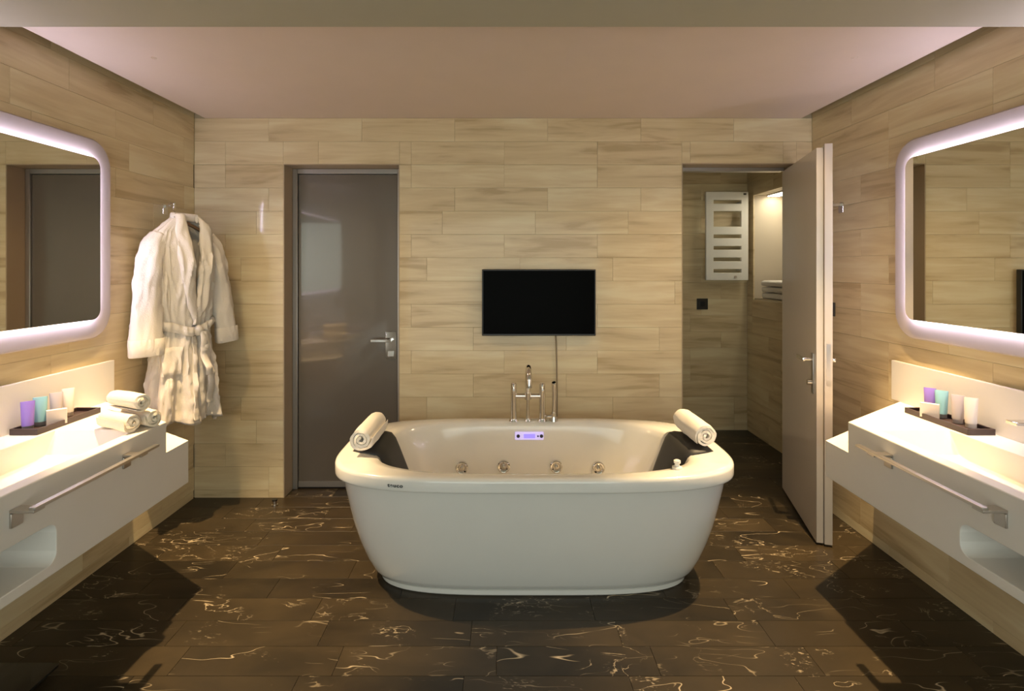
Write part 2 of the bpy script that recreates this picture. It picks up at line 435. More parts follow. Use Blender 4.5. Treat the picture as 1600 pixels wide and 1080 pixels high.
# ------------------------------------------------------------ doors
def door_lever(parent, plate_m, x, y, z, s, dirx, plate=True):
    """lever set on a face towards -y*s; dirx = direction the lever points"""
    if plate:
        p = obj('handle_plate', B(x-0.035, x+0.035, y-s*0.008, y, z-0.125, z+0.055, 0.002), plate_m, parent)
    else: p = parent
    bm = bmesh.new()
    cyl(bm, (x, y, z), (x, y-s*0.05, z), 0.011)
    box(bm, min(x-dirx*0.012, x+dirx*0.125), max(x-dirx*0.012, x+dirx*0.125), min(y-s*0.042, y-s*0.056), max(y-s*0.042, y-s*0.056), z-0.010, z+0.010, 0.003)
    obj('lever', bm, M['chrome'], p)
    bm = B(x-0.02, x+0.02, y-s*0.014, y-s*0.006, z-0.11, z-0.072, 0.002)
    lk = obj('lock', bm, M['steel'], p)
    return p
d1 = thing('glass_door', 'closed smoked glass door in grey metal frame with chrome lever', 'door', (0, 0, 0))
d1['kind'] = 'structure'; d1.name = 'door_1'
yd = YB+WT-0.005
a, b, h = D1[0]+0.008, D1[1]-0.008, D1[2]-0.008
bm = bmesh.new()
fw = 0.032
box(bm, a, a+fw, yd-0.012, yd+0.05, 0.001, h, 0.002); box(bm, b-fw, b, yd-0.012, yd+0.05, 0.001, h, 0.002)
box(bm, a+fw, b-fw, yd-0.012, yd+0.05, h-fw, h, 0.002)
obj('frame', bm, M['alu'], d1)
obj('glass_panel', B(a+fw+0.003, b-fw-0.003, yd+0.002, yd+0.04, 0.012, h-fw-0.003, 0.002), M['doorglass'], d1)
obj('bottom_rail', B(a+fw+0.003, b-fw-0.003, yd-0.002, yd+0.002, 0.012, 0.05, 0.0005), M['alu'], d1)
door_lever(d1, M['chrome'], b-fw-0.045, yd, 1.0, 1, -1)
st = thing('door_stopper', 'small steel door stopper standing on the dark floor beside glass door', 'doorstop', (-1.435, 3.40, 0))
bm = bmesh.new(); cyl(bm, (0, 0, 0), (0, 0, 0.006), 0.02); cyl(bm, (0, 0, 0.006), (0, 0, 0.03), 0.013); obj('post', bm, M['steel'], st)
bm = bmesh.new(); cyl(bm, (0, 0, 0.03), (0, 0, 0.038), 0.016); obj('rubber_cap', bm, M['blackbez'], st)

# the open leaf of the washroom door (hinged at the right jamb, swung towards the camera)
P0, P1 = Vector((1.862, 3.645)), Vector((1.672, 2.915))
dv = P1-P0; Lf = dv.length; ang = math.atan2(dv.y, dv.x)
d2 = thing('open_door', 'open grey door leaf', 'door', (P0.x, P0.y, 0), ang); d2['kind'] = 'structure'; d2.name = 'door_2'
# local x along the leaf (0 hinge .. Lf edge), local +y = away from the doorway's left (towards right wall)?
# leaf occupies local y in [0, 0.06]; the face seen by the camera is at local y = 0 (facing -x world)
zt = 2.128
obj('leaf', B(0, Lf-0.008, 0, 0.036, 0.012, zt, 0.002), M['doorleaf'], d2)
obj('rebate', B(-0.0, Lf-0.008, 0.036, 0.052, 0.012, zt+0.012, 0.002), M['doorleaf'], d2)
obj('edge_strip', B(Lf-0.008, Lf, 0.0, 0.034, 0.012, zt, 0.0015), M['dooredge'], d2)
es = obj('edge_strip', B(Lf-0.008, Lf+0.012, 0.036, 0.075, 0.012, zt+0.018, 0.0015), M['dooredge'], d2)
obj('latch_plate', B(Lf+0.012, Lf+0.0135, 0.045, 0.066, 0.86, 1.08), M['steel'], d2)
bm = bmesh.new()
box(bm, Lf-0.075, Lf-0.04, -0.006, 0.0, 0.80, 1.02, 0.002)
obj('handle_plate', bm, M['steel'], d2)
for sy in (-1, 1):
    bm = bmesh.new(); yb = 0.0 if sy < 0 else 0.052
    cyl(bm, (Lf-0.057, yb, 0.985), (Lf-0.057, yb+sy*0.05, 0.985), 0.011)
    box(bm, Lf-0.175, Lf-0.045, min(yb+sy*0.042, yb+sy*0.056), max(yb+sy*0.042, yb+sy*0.056), 0.975, 0.995, 0.003)
    obj('lever', bm, M['chrome'], d2)
bm = bmesh.new(); cyl(bm, (Lf-0.057, 0, 0.86), (Lf-0.057, -0.03, 0.86), 0.016); obj('thumb_turn', bm, M['chrome'], d2)
for z in (0.25, 1.1, 1.9):
    bm = bmesh.new(); cyl(bm, (-0.004, 0.055, z), (-0.004, 0.055, z+0.09), 0.008); obj('hinge', bm, M['steel'], d2)
# washroom door frame in the doorway
bm = bmesh.new(); ya, yb = YB+WT-0.03, YB+WT+0.03
box(bm, D2[0]+0.006, D2[0]+0.02, ya, yb, 0, D2[2]-0.007); box(bm, D2[0]+0.02, D2[1]-0.02, ya, yb, D2[2]-0.03, D2[2]-0.007)
struct('trim_3', bm, M['alu'])

# ------------------------------------------------------------ bathtub
TX, TY = 0.140, 2.765
tub = thing('bathtub', 'white freestanding oval whirlpool bathtub in the middle of the room', 'bathtub', (TX, TY, 0))
NS = 96
def sring(a, b, z, n=3.7, N=NS):
    out = []
    for k in range(N):
        t = 2*PI*k/N; c, s_ = math.cos(t), math.sin(t)
        out.append((a*math.copysign(abs(c)**(2/n), c), b*math.copysign(abs(s_)**(2/n), s_), z))
    return out
bm = bmesh.new()
prof = [(0.735, 0.300, 0.028), (0.760, 0.312, 0.034), (0.782, 0.325, 0.06), (0.812, 0.347, 0.12), (0.842, 0.372, 0.20), (0.866, 0.394, 0.28), (0.886, 0.413, 0.37), (0.904, 0.431, 0.46), (0.915, 0.442, 0.527)]
loft(bm, [sring(a, b, z) for a, b, z in prof], True, True, False)
obj('skirt', bm, M['acrylic'], tub, 50)
bm = bmesh.new(); loft(bm, [sring(0.735, 0.300, 0.0), sring(0.742, 0.306, 0.006), sring(0.742, 0.306, 0.025), sring(0.735, 0.30, 0.027)], True, True, True)
obj('plinth', bm, M['acrylic'], tub)
bm = bmesh.new()
prof = [(0.905, 0.432, 0.530, 3.7), (0.930, 0.457, 0.530, 3.7), (0.942, 0.468, 0.5305, 3.7), (0.946, 0.472, 0.534, 3.7), (0.947, 0.473, 0.540, 3.7), (0.947, 0.473, 0.576, 3.7), (0.945, 0.471, 0.584, 3.7), (0.939, 0.465, 0.590, 3.7), (0.928, 0.455, 0.5935, 3.7),
        (0.80, 0.415, 0.594, 3.7), (0.762, 0.402, 0.590, 3.4), (0.748, 0.394, 0.578, 3.4), (0.735, 0.388, 0.55, 3.4), (0.70, 0.378, 0.48, 3.4), (0.645, 0.362, 0.36, 3.4), (0.60, 0.345, 0.25, 3.2), (0.565, 0.325, 0.19, 2.6),
        (0.52, 0.29, 0.165, 2.5), (0.40, 0.20, 0.155, 2.4), (0.05, 0.03, 0.15, 2.0)]
loft(bm, [sring(a, b, z, n) for a, b, z, n in prof], True, False, True)
basin_o = obj('basin', bm, M['acrylic'], tub, 60)
def yin(z):     # inner half-width of the basin at height z
    P = [(p[2], p[1]) for p in prof if p[0] < 0.77 and p[2] > 0.18][::-1]
    for (z0, b0), (z1, b1) in zip(P, P[1:]):
        if z0 <= z <= z1: return b0+(b1-b0)*(z-z0)/(z1-z0)
    return P[-1][1]
# whirlpool jets on the far inner wall
for px in (722, 787, 869, 934):
    zj = 0.345; yj = yin(zj)-0.004; d = TY+yj; s_ = 850/d
    xj = (px-788)/s_ - TX
    yj = yin(zj)*(1-(abs(xj)/0.638)**3.4)**(1/3.4)-0.004
    bm = bmesh.new()
    ring = lambda r, y: [(xj+r*math.cos(2*PI*k/28), yj-y, zj+r*math.sin(2*PI*k/28)) for k in range(28)]
    loft(bm, [ring(0.036, -0.012), ring(0.036, 0.008), ring(0.031, 0.012), ring(0.020, 0.008), ring(0.016, 0.002)], True, False, True)
    j = obj('jet', bm, M['chrome'], tub)
    bm = bmesh.new(); loft(bm, [ring(0.013, 0.0), ring(0.012, 0.012), ring(0.006, 0.016)], True, False, True); obj('nozzle', bm, M['steel'], j)
# control panel
zj = 0.513; yj = yin(zj)-0.001; s_ = 850/(TY+yj); xj = (827-788)/s_-TX
cp = obj('control_panel', B(xj-0.082, xj+0.082, yj-0.006, yj+0.012, zj-0.022, zj+0.022, 0.003), M['panel'], tub, label='lavender lit control panel')
obj('screen', B(xj-0.032, xj+0.034, yj-0.0075, yj-0.004, zj-0.012, zj+0.012), M['screenlit'], cp)
for k, dx in enumerate((-0.064, 0.07, 0.05)):
    bm = bmesh.new(); r = 0.010 if k < 2 else 0.005
    cyl(bm, (xj+dx, yj-0.005, zj), (xj+dx, yj-0.009, zj), r); obj('button', bm, M['print'], cp)
# brand lettering on the lip
fc = bpy.data.curves.new('lettering', 'FONT'); fc.body = 'teuco'; fc.size = 0.021; fc.extrude = 0.0008; fc.align_x = 'CENTER'; fc.align_y = 'CENTER'
fc.offset = 0.0006; fc.space_character = 1.15
fo = bpy.data.objects.new('lettering', fc); C.objects.link(fo)
dg = bpy.context.evaluated_depsgraph_get(); me = bpy.data.meshes.new_from_object(fo.evaluated_get(dg)); bpy.data.objects.remove(fo)
lx = (615-788)/372-TX
ly = 0.0
t_ = abs(lx)/0.945; ly = -0.471*(1-t_**3.7)**(1/3.7)
slope = 0.471*(1-t_**3.7)**(1/3.7-1)*t_**2.7/0.945
lo = link('lettering', me, M['print'], tub, label='black brand lettering')
lo.location = (lx, ly-0.0035, 0.557); lo.rotation_euler = (PI/2, 0, -math.atan(slope))
lo.scale = (1.25, 1, 1)
# head pads: curved black slabs over the inside of each end
for s in (-1, 1):
    pr = [(0.872, 0.601), (0.83, 0.606), (0.785, 0.606), (0.757, 0.598), (0.735, 0.572), (0.712, 0.525), (0.685, 0.465), (0.655, 0.40), (0.63, 0.35)]
    wd = [0.125, 0.150, 0.168, 0.172, 0.168, 0.158, 0.145, 0.128, 0.10]
    bm = bmesh.new(); top = []; N = 14
    rows_t, rows_b = [], []
    for (x, z), hw in zip(pr, wd):
        rt, rb = [], []
        for k in range(N+1):
            y = -hw + 2*hw*k/N
            q = 1-(abs(y)/hw)**6
            rt.append((s*(x-0.008-0.012*q), y+0.0, z+0.010*q)); rb.append((s*(x+0.004), y, z-0.006))
        rows_t.append(rt); rows_b.append(rb)
    rings = [rt + rb[::-1] for rt, rb in zip(rows_t, rows_b)]
    loft(bm, rings, True, True, True)
    obj('head_pad', bm, M['pad'], tub, 70, label='black cushioned head pad')
# drain knob on the near right of the rim
bm = bmesh.new()
kx, ky = (1058-788)/352-TX, 850/352-TY
rg = lambda r, z: [(kx+r*math.cos(2*PI*k/24), ky+r*math.sin(2*PI*k/24), z) for k in range(24)]
loft(bm, [rg(0.022, 0.592), rg(0.022, 0.602), rg(0.012, 0.606), rg(0.010, 0.616), rg(0.015, 0.62), rg(0.015, 0.63), rg(0.008, 0.634)], True, True, True)
obj('drain_knob', bm, M['acrylic'], tub)

# bath mixer on the far rim
fx, fy = (825-788)/269, 3.168
fz = 0.594
mx = thing('bath_mixer', 'chrome bridge bath mixer with swan-neck spout on the far tub rim', 'faucet', (fx, fy, fz))
for s in (-1, 1):
    bm = bmesh.new(); cyl(bm, (s*0.083, 0, 0), (s*0.083, 0, 0.012), 0.028, 0.024); cyl(bm, (s*0.083, 0, 0.01), (s*0.083, 0, 0.215), 0.0175)
    c = obj('column', bm, M['chrome'], mx)
    bm = bmesh.new(); cyl(bm, (s*0.083, 0, 0.215), (s*0.083, 0, 0.222), 0.0175, 0.012)
    cyl(bm, (s*0.083, -0.015, 0.19), (s*0.083, -0.05, 0.19), 0.006); obj('handle', bm, M['chrome'], c)
bm = bmesh.new(); cyl(bm, (-0.083, 0, 0.145), (0.083, 0, 0.145), 0.0135); cyl(bm, (0, 0, 0.125), (0, 0, 0.165), 0.02); obj('bridge', bm, M['chrome'], mx)
bm = bmesh.new(); cyl(bm, (0, 0, 0), (0, 0, 0.012), 0.02, 0.016); cyl(bm, (0, 0, 0.01), (0, 0, 0.13), 0.009); obj('stem', bm, M['chrome'], mx)
pts = [(0, 0, 0.16), (0, 0, 0.24)] + [(0, -0.075+0.075*math.cos(t), 0.25+0.075*math.sin(t)) for t in [PI*k/14 for k in range(14)]] + [(0, -0.15, 0.245), (0, -0.15, 0.225)]
bm = bmesh.new(); tube(bm, pts, 0.0155, 16); obj('spout', bm, M['chrome'], mx)
# hand shower with its hose
hs = thing('hand_shower', 'slim chrome hand shower standing in a holder beside the bath mixer', 'shower head', (fx+0.15, fy, fz))
bm = bmesh.new(); cyl(bm, (0, 0, 0), (0, 0, 0.025), 0.026, 0.022); cyl(bm, (0, 0, 0.02), (0, 0, 0.05), 0.015)
obj('holder', bm, M['chrome'], hs)
bm = bmesh.new(); tube(bm, [(0, 0, 0.045), (0.003, 0, 0.11), (0.004, 0, 0.17), (0.002, -0.004, 0.215), (0.0, -0.008, 0.225)], [0.011, 0.012, 0.014, 0.0155, 0.012], 18); obj('handset', bm, M['chrome'], hs)
bm = bmesh.new(); tube(bm, [(-0.049, 0.0, 0.03), (-0.040, -0.010, 0.027), (-0.02, -0.012, 0.028), (0.0, 0, 0.034)], 0.010, 12); obj('hose', bm, M['steel'], hs)

# ------------------------------------------------------------ towels
def roll_mesh(name, R, L, turns=3.4, mtl=None, seed=1, flat=1.0):
    """rolled towel, axis along local y, resting on z=0; ends show the coil"""
    rnd = random.Random(seed)
    bm = bmesh.new(); n = int(turns*26); r0 = R*0.14; th = (R-r0)/turns*0.74
    ph = rnd.uniform(0, 6)
    def rad(t): return r0 + (R-r0-th/2)*t
    inner, outer = [], []
    for k in range(n+1):
        t = k/n; a = ph + t*turns*2*PI
        wob = 1+0.03*math.sin(3*a+seed)+0.02*math.sin(7*a)
        r = rad(t)*wob; hh = th/2*(1 if t < 0.96 else max(0.15, (1-t)/0.04))
        for lst, rr in ((inner, r-hh), (outer, r+hh)):
            lst.append((rr*math.cos(a), rr*math.sin(a)*flat))
    sec = outer + inner[::-1]
    rings = []; NY = 12
    for j in range(NY+1):
        v = j/NY; y = -L/2+L*v
        e = min(v, 1-v)*NY
        k = 0.955 if e < 0.5 else 1.0
        pts = []
        for i, (x, z) in enumerate(sec):
            nz = noise.noise(Vector((x*22+seed, y*14, z*22)))*0.004
            rr = math.hypot(x, z); f = k + (nz/max(rr, 0.01) if rr > R*0.6 else 0)
            yo = y + (0.007*(1-rr/R)*(1 if v > 0.5 else -1) if e < 0.5 else 0) + 0.004*math.sin(i*0.35+seed)*(1 if e < 0.5 else 0)
            pts.append((x*f, yo, z*f + R*flat))
        rings.append(pts)
    loft(bm, rings, True, False, False)
    m_ = n+1
    bm.verts.ensure_lookup_table(); N_ = len(sec)
    for base, flip in ((0, False), (NY*N_, True)):
        for i in range(n):
            q = [bm.verts[base+i], bm.verts[base+i+1], bm.verts[base+N_-2-i], bm.verts[base+N_-1-i]]
            bm.faces.new(q[::-1] if flip else q)
    bmesh.ops.recalc_face_normals(bm, faces=bm.faces)
    me = bpy.data.meshes.new(name); bm.to_mesh(me); bm.free(); smooth(me, 50); me.materials.append(mtl)
    return me
def towel(x, y, z, rz, R, L, mtl, label, group, seed, tilt=0, turns=3.4):
    me = roll_mesh('rolled_towel', R, L, turns, mtl, seed)
    o = link('rolled_towel', me, None); o.location = (x, y, z); o.rotation_euler = (tilt, 0, rz)
    return tag(o, label, 'towel', group)
towel(-0.672, 2.715, 0.614, -0.02, 0.062, 0.31, M['terry'], 'white rolled towel resting on the left head pad of the bathtub', 'towels on the bathtub', 3, turns=2.8)
towel(0.968, 2.775, 0.614, 0.03, 0.060, 0.31, M['terry'], 'white rolled towel resting on the right head pad of the bathtub', 'towels on the bathtub', 8)

# ------------------------------------------------------------ television and cord
tv = thing('television', 'slim black wall-mounted flat television above the bathtub', 'television', (0, 0, 0))
tx0, tx1, tz0, tz1 = (753-788)/246, (931-788)/246, CAMH-(525-418)/246, CAMH-(421-418)/246
obj('casing', B(tx0, tx1, YB-0.055, YB-0.02, tz0, tz1, 0.004), M['blackbez'], tv)
obj('screen', B(tx0+0.008, tx1-0.008, YB-0.0565, YB-0.05, tz0+0.012, tz1-0.008), M['black'], tv)
obj('wall_bracket', B(tx0+0.25, tx1-0.25, YB-0.021, YB-0.001, tz0+0.08, tz1-0.08, 0.002), M['blackbez'], tv)
cx = (870-788)/243
bm = bmesh.new(); tube(bm, [(cx-0.01, YB-0.03, tz0+0.03), (cx-0.004, YB-0.02, tz0-0.05), (cx, YB-0.012, tz0-0.2), (cx+0.002, YB-0.012, 0.70), (cx, YB-0.012, 0.30)], 0.0045, 8)
tag(obj('power_cord', bm, M['cord'], None), 'grey-brown cord hanging from the television down behind the tub', 'cord')

# ------------------------------------------------------------ vanities
def soften(me, wd, zskip):
    bm = bmesh.new(); bm.from_mesh(me)
    es = [e for e in bm.edges if len(e.link_faces) == 2 and e.calc_face_angle(0) > 0.9 and not any(abs(v.co.z-zskip) < 1e-4 for v in e.verts)]
    bmesh.ops.bevel(bm, geom=es, offset=wd, segments=2, affect='EDGES', profile=0.5, clamp_overlap=True)
    bm.to_mesh(me); bm.free(); smooth(me, 30)
    for p in me.polygons: p.use_smooth = p.area < 0.004
def vanity(s):
    side = 'left' if s < 0 else 'right'
    XWl = abs(XL) if s < 0 else XR
    XF = 1.462 if s < 0 else 1.487
    zb = 0.492 if s < 0 else 0.522
    ztop, zst = 0.82, 0.686
    yn = 0.55
    X = lambda v: s*v
    t = thing('vanity_unit', 'white wall-hung vanity unit with integrated basin along the %s wall' % side, 'vanity', (0, 0, 0), 0, 'wall-hung vanity units')
    # worktop block with sloping basin
    poly = [(X(XF), yn), (X(XWl-0.001), yn), (X(XWl-0.001), 2.72), (X(XF), 2.352)]
    bm = prism(bmesh.new(), poly, zst, ztop)
    cut = bmesh.new()
    x0, x1 = XF+0.055, XWl-0.155
    q = [(0.95, ztop+0.02), (2.245, ztop+0.02), (2.24, ztop), (2.19, ztop-0.088), (2.14, ztop-0.098), (1.25, ztop-0.108), (0.95, ztop-0.10)]
    loft(cut, [[(X(x0), y, z) for y, z in q], [(X(x1), y, z) for y, z in q]], True, True, True)
    me = boolean(bm, [cut], 'worktop'); smooth(me, 30)
    wt = link('worktop', me, M['solid'], t)
    soften(me, 0.004, zst)
    bm = bmesh.new(); cyl(bm, (X((x0+x1)/2), 1.25, ztop-0.110), (X((x0+x1)/2), 1.25, ztop-0.103), 0.03); obj('drain', bm, M['chrome'], wt)
    # cabinet block with an open rounded shelf recess
    poly = [(X(XF), yn), (X(XWl-0.001), yn), (X(XWl-0.001), 2.89), (X(XF), 2.517)]
    bm = prism(bmesh.new(), poly, zb, zst)
    cut = bmesh.new()
    rr = rrect(0.95, 1.775, zb+0.035, zst-0.028, 0.035)
    loft(cut, [[(X(XF-0.05), y, z) for y, z in rr], [(X(XF+0.30), y, z) for y, z in rr]], True, True, True)
    me = boolean(bm, [cut], 'cabinet'); smooth(me, 30)
    cb = link('cabinet', me, M['solid'], t)
    soften(me, 0.003, zst)
    # backsplash
    obj('backsplash', B(X(XWl-0.022), X(XWl-0.001), yn, 2.76, ztop, 1.017, 0.002), M['solid'], t)
    # towel bar on the front
    xo = XF-0.068
    bm = B(X(xo-0.010), X(xo+0.010), 1.605, 2.185, 0.768, 0.778, 0.0015)
    tb = obj('towel_bar', bm, M['steel'], t, label='flat brushed steel towel bar')
    for y in (1.625, 2.10):
        bm = bmesh.new()
        box(bm, *sorted((X(xo-0.006), X(XF))), y-0.02, y+0.02, 0.760, 0.7685, 0.0015)
        box(bm, *sorted((X(XF-0.008), X(XF))), y-0.02, y+0.02, 0.715, 0.758, 0.0015)
        obj('bracket', bm, M['steel'], tb)
    # wall-mounted tap
    tp = thing('basin_tap', 'flat chrome basin tap projecting from the %s backsplash' % side, 'faucet', (X(XWl-0.022), 1.93, 0.935), 0, 'basin taps')
    obj('spout', B(0, -s*0.165, -0.022, 0.022, -0.006, 0.006, 0.002), M['chrome'], tp)
    obj('wall_plate', B(0, -s*0.006, -0.10, 0.04, -0.03, 0.03, 0.002), M['chrome'], tp)
    bm = bmesh.new(); cyl(bm, (-s*0.005, -0.07, 0), (-s*0.04, -0.07, 0), 0.015); obj('control', bm, M['chrome'], tp)
    return XWl, XF, ztop
VAN = {s: vanity(s) for s in (-1, 1)}

# mirrors with LED halo
def mirror(s):
    side = 'left' if s < 0 else 'right'
    XWl = VAN[s][0]; X = lambda v: s*v
    t = thing('vanity_mirror', 'rounded rectangular backlit mirror with cream surround on the %s wall' % side, 'mirror', (0, 0, 0), 0, 'backlit mirrors')
    def slab(y0, y1, z0, z1, r, xa, xb, bev):
        bm = bmesh.new()
        A = rrect(y0, y1, z0, z1, r, 12); Bv = rrect(y0+bev, y1-bev, z0+bev, z1-bev, max(r-bev, 0.005), 12)
        loft(bm, [[(X(xa), y, z) for y, z in A], [(X(xb+bev), y, z) for y, z in A], [(X(xb), y, z) for y, z in Bv]], True, True, True)
        return bm
    xw = XWl-0.001
    obj('surround', slab(0.72, 2.725, 1.145, 2.103, 0.13, xw, xw-0.030, 0.006), M['surround'], t, 30)
    xg = xw-0.030
    bm = bmesh.new()
    A = rrect(0.82, 2.622, 1.240, 2.008, 0.05, 12)
    loft(bm, [[(X(xg), y, z) for y, z in A], [(X(xg-0.016), y, z) for y, z in A]], True, False, False)
    obj('led_band', bm, M['led'], t, 0, label='glowing lavender-white light band')
    obj('glass', slab(0.818, 2.624, 1.238, 2.010, 0.05, xg-0.016, xg-0.022, 0.0015), M['mirror'], t, 30)
for s in (-1, 1): mirror(s)

# trays with toiletries
def tube_bottle(name, mtl, capm, w, h, label, x, y, z, rz, group, cat='tube', cap_h=0.018):
    t = thing(name, label, cat, (x, y, z), rz, group)
    bm = bmesh.new(); rings = []
    for k in range(9):
        v = k/8; zz = cap_h+(h-cap_h)*v
        a = w/2*(0.86+0.14*v); b = w/2*0.80*(1-v)**0.8+0.0018
        rings.append([(a*math.copysign(abs(math.cos(q))**0.8, math.cos(q)), b*math.sin(q), zz) for q in [2*PI*i/28 for i in range(28)]])
    loft(bm, rings, True, True, True); obj('body', bm, mtl, t, 60)
    bm = bmesh.new(); a = w/2*0.80
    rg = lambda r, zz: [(r*math.cos(2*PI*i/28), r*0.86*math.sin(2*PI*i/28), zz) for i in range(28)]
    loft(bm, [rg(a*0.96, 0), rg(a, 0.002), rg(a, cap_h-0.001), rg(a*0.9, cap_h)], True, True, True); obj('cap', bm, capm, t, 50)
    return t
def tray(s):
    side = 'left' if s < 0 else 'right'
    XWl, XF, zt_ = VAN[s]
    xc = s*(XWl-0.022-0.068); y0, y1 = (2.13, 2.52) if s < 0 else (2.25, 2.56)
    y0 = 2.16; y1 = 2.50
    t = thing('amenity_tray', 'dark wooden tray of toiletries on the %s vanity' % side, 'tray', (xc, (y0+y1)/2, zt_+0.0005), 0, 'amenity trays')
    hx, hy = 0.056, (y1-y0)/2
    obj('base', B(-hx, hx, -hy, hy, 0, 0.008, 0.001), M['wood'], t)
    for q in (B(-hx, -hx+0.008, -hy, hy, 0.006, 0.024, 0.001), B(hx-0.008, hx, -hy, hy, 0.006, 0.024, 0.001), B(-hx+0.008, hx-0.008, -hy, -hy+0.008, 0.006, 0.024, 0.001), B(-hx+0.008, hx-0.008, hy-0.008, hy, 0.006, 0.024, 0.001)):
        obj('rim', q, M['wood'], t)
    zz = zt_+0.0095
    g = 'toiletries on the %s tray' % side
    rz = s*-0.9 + PI/2*0
    items = [('purple', 'capgrey', 0.046, 0.115), ('teal', 'capgrey', 0.048, 0.118), ('greytube', 'greytube', 0.046, 0.118), ('creamtube', 'creamtube', 0.046, 0.122)]
    nm = {'purple': 'purple', 'teal': 'pale teal', 'greytube': 'lilac-grey', 'creamtube': 'cream'}
    if s < 0:
        ys = [2.205, 2.265, 2.345, 2.41]; 
    else:
        ys = [2.45, 2.385, 2.30, 2.235]
    for (k, c, w_, h_), y in zip(items, ys):
        tube_bottle('toiletry_tube', M[k], M[c], w_, h_, '%s toiletry tube standing in the tray on the %s vanity' % (nm[k], side), xc+s*0.022 if True else xc, y, zz, s*-0.75, g)
    yb = 2.285 if s < 0 else 2.385
    o = obj('soap_carton', B(-0.034, 0.034, -0.010, 0.010, 0, 0.062, 0.0012), M['soapbox'], None)
    o.location = (xc-s*0.03, yb, zz); o.rotation_euler = (0, 0, s*-0.75)
    tag(o, 'small cream soap carton in front of the tubes on the %s vanity tray' % side, 'carton', 'soap cartons')
for s in (-1, 1): tray(s)
# three rolled hand towels on the left worktop
zt_ = VAN[-1][2]
g = 'hand towels on the left vanity'
ax = -PI/2-0.45
dx, dy = 0.075*math.sin(0.45)*0, 0
towel(-1.585, 2.235, zt_, ax, 0.041, 0.19, M['terry_cream'], 'cream rolled hand towel at bottom near side of the pile on left vanity', g, 11, turns=2.6)
towel(-1.548, 2.312, zt_, ax, 0.041, 0.19, M['terry_cream'], 'cream rolled hand towel at bottom far side of the pile on left vanity', g, 12, turns=2.6)
towel(-1.575, 2.275, zt_+0.071, ax, 0.041, 0.19, M['terry_cream'], 'cream rolled hand towel on top of the pile on left vanity', g, 13, turns=2.6)

# ------------------------------------------------------------ wall hooks, robe on its hanger
def wall_hook(X, y, z, s, label):
    t = thing('wall_hook', label, 'hook', (X, y, z), 0, 'chrome wall hooks')
    obj('plate', B(0, -s*0.008, -0.022, 0.022, -0.03, 0.03, 0.002), M['chrome'], t)
    bm = B(-s*0.006, -s*0.062, -0.009, 0.009, 0.008, 0.026, 0.002)
    obj('peg', bm, M['chrome'], t)
    obj('tip', B(-s*0.052, -s*0.062, -0.009, 0.009, 0.024, 0.040, 0.002), M['chrome'], t)
HK = (XL, 3.20, 1.828)
wall_hook(XL, HK[1], HK[2], -1, 'square chrome hook on the left wall holding the bathrobe hanger')
wall_hook(XR, 3.20, 1.838, 1, 'empty square chrome hook on the right wall behind the open door')

RC = Vector((-1.826, 3.10)); RA = math.radians(64)
hg = thing('clothes_hanger', 'brown wooden clothes hanger inside the bathrobe on the left wall', 'hanger', (RC.x, RC.y, 0), RA)
bm = bmesh.new(); n = 20; rings = []
for k in range(n+1):
    u = -0.185+0.37*k/n; z = 1.755-0.085*(abs(u)/0.185)**1.35; yy = 0.012-0.03*(abs(u)/0.185)**2
    h_, d_ = 0.016, 0.009
    rings.append([(u, yy-d_, z-h_), (u, yy+d_, z-h_), (u, yy+d_, z), (u, yy-d_, z)])
loft(bm, rings, True, True, True); obj('shoulder_bar', bm, M['hanger'], hg)
bm = bmesh.new()
# hook wire ends over the peg: peg tip is at local coords of HK
hp = Vector((HK[0]+0.04, HK[1])) - RC
lx_, ly_ = hp.x*math.cos(-RA)-hp.y*math.sin(-RA), hp.x*math.sin(-RA)+hp.y*math.cos(-RA)
zt0 = HK[2]+0.028
lx_ /= 0.87
pts = [(0, 0.012, 1.745), (0, 0.012, 1.775), (lx_*0.45, 0.012+(ly_-0.012)*0.45, 1.80), (lx_*0.9, ly_*0.9, 1.825), (lx_+0.022, ly_-0.005, zt0-0.004), (lx_+0.012, ly_, zt0+0.008), (lx_, ly_, zt0+0.012), (lx_-0.014, ly_, zt0+0.006), (lx_-0.02, ly_, zt0-0.008)]
tube(bm, pts, 0.003, 10); obj('hook', bm, M['chrome'], hg)

rb = thing('bathrobe', 'white belted cotton bathrobe hanging against the left wall', 'bathrobe', (RC.x, RC.y, 0), RA)
rb.scale = (0.87, 1, 1); hg.scale = (0.87, 1, 1)
def interp(tab, z):
    if z <= tab[0][0]: return tab[0][1]
    for (a, p), (b, q) in zip(tab, tab[1:]):
        if z <= b:
            t = (z-a)/(b-a); t = t*t*(3-2*t)*0.5+t*0.5
            return p+(q-p)*t
    return tab[-1][1]
WT_ = [(0.62, 0.215), (0.8, 0.208), (1.0, 0.185), (1.14, 0.162), (1.3, 0.182), (1.5, 0.205), (1.62, 0.212), (1.68, 0.195), (1.725, 0.14), (1.765, 0.085), (1.79, 0.07)]
TT_ = [(0.62, 0.098), (0.8, 0.092), (1.0, 0.080), (1.14, 0.066), (1.3, 0.078), (1.5, 0.082), (1.62, 0.066), (1.70, 0.052), (1.765, 0.045), (1.79, 0.04)]
def crease(th, z):
    # sharp drapery creases: ridged noise, stretched along the hang of the cloth
    p = Vector((math.cos(th)*4.2+z*0.9, math.sin(th)*4.2, z*3.4))
    r = 1-abs(noise.noise(p))*2.2
    q = 1-abs(noise.noise(p*2.1+Vector((3, 7, 1))))*2.0
    k = interp([(0.6, 1.0), (1.0, 0.9), (1.14, 0.7), (1.5, 0.9), (1.72, 0.3), (1.79, 0.0)], z)
    return k*(0.019*max(0, r)**3 + 0.009*max(0, q)**3 - 0.006)
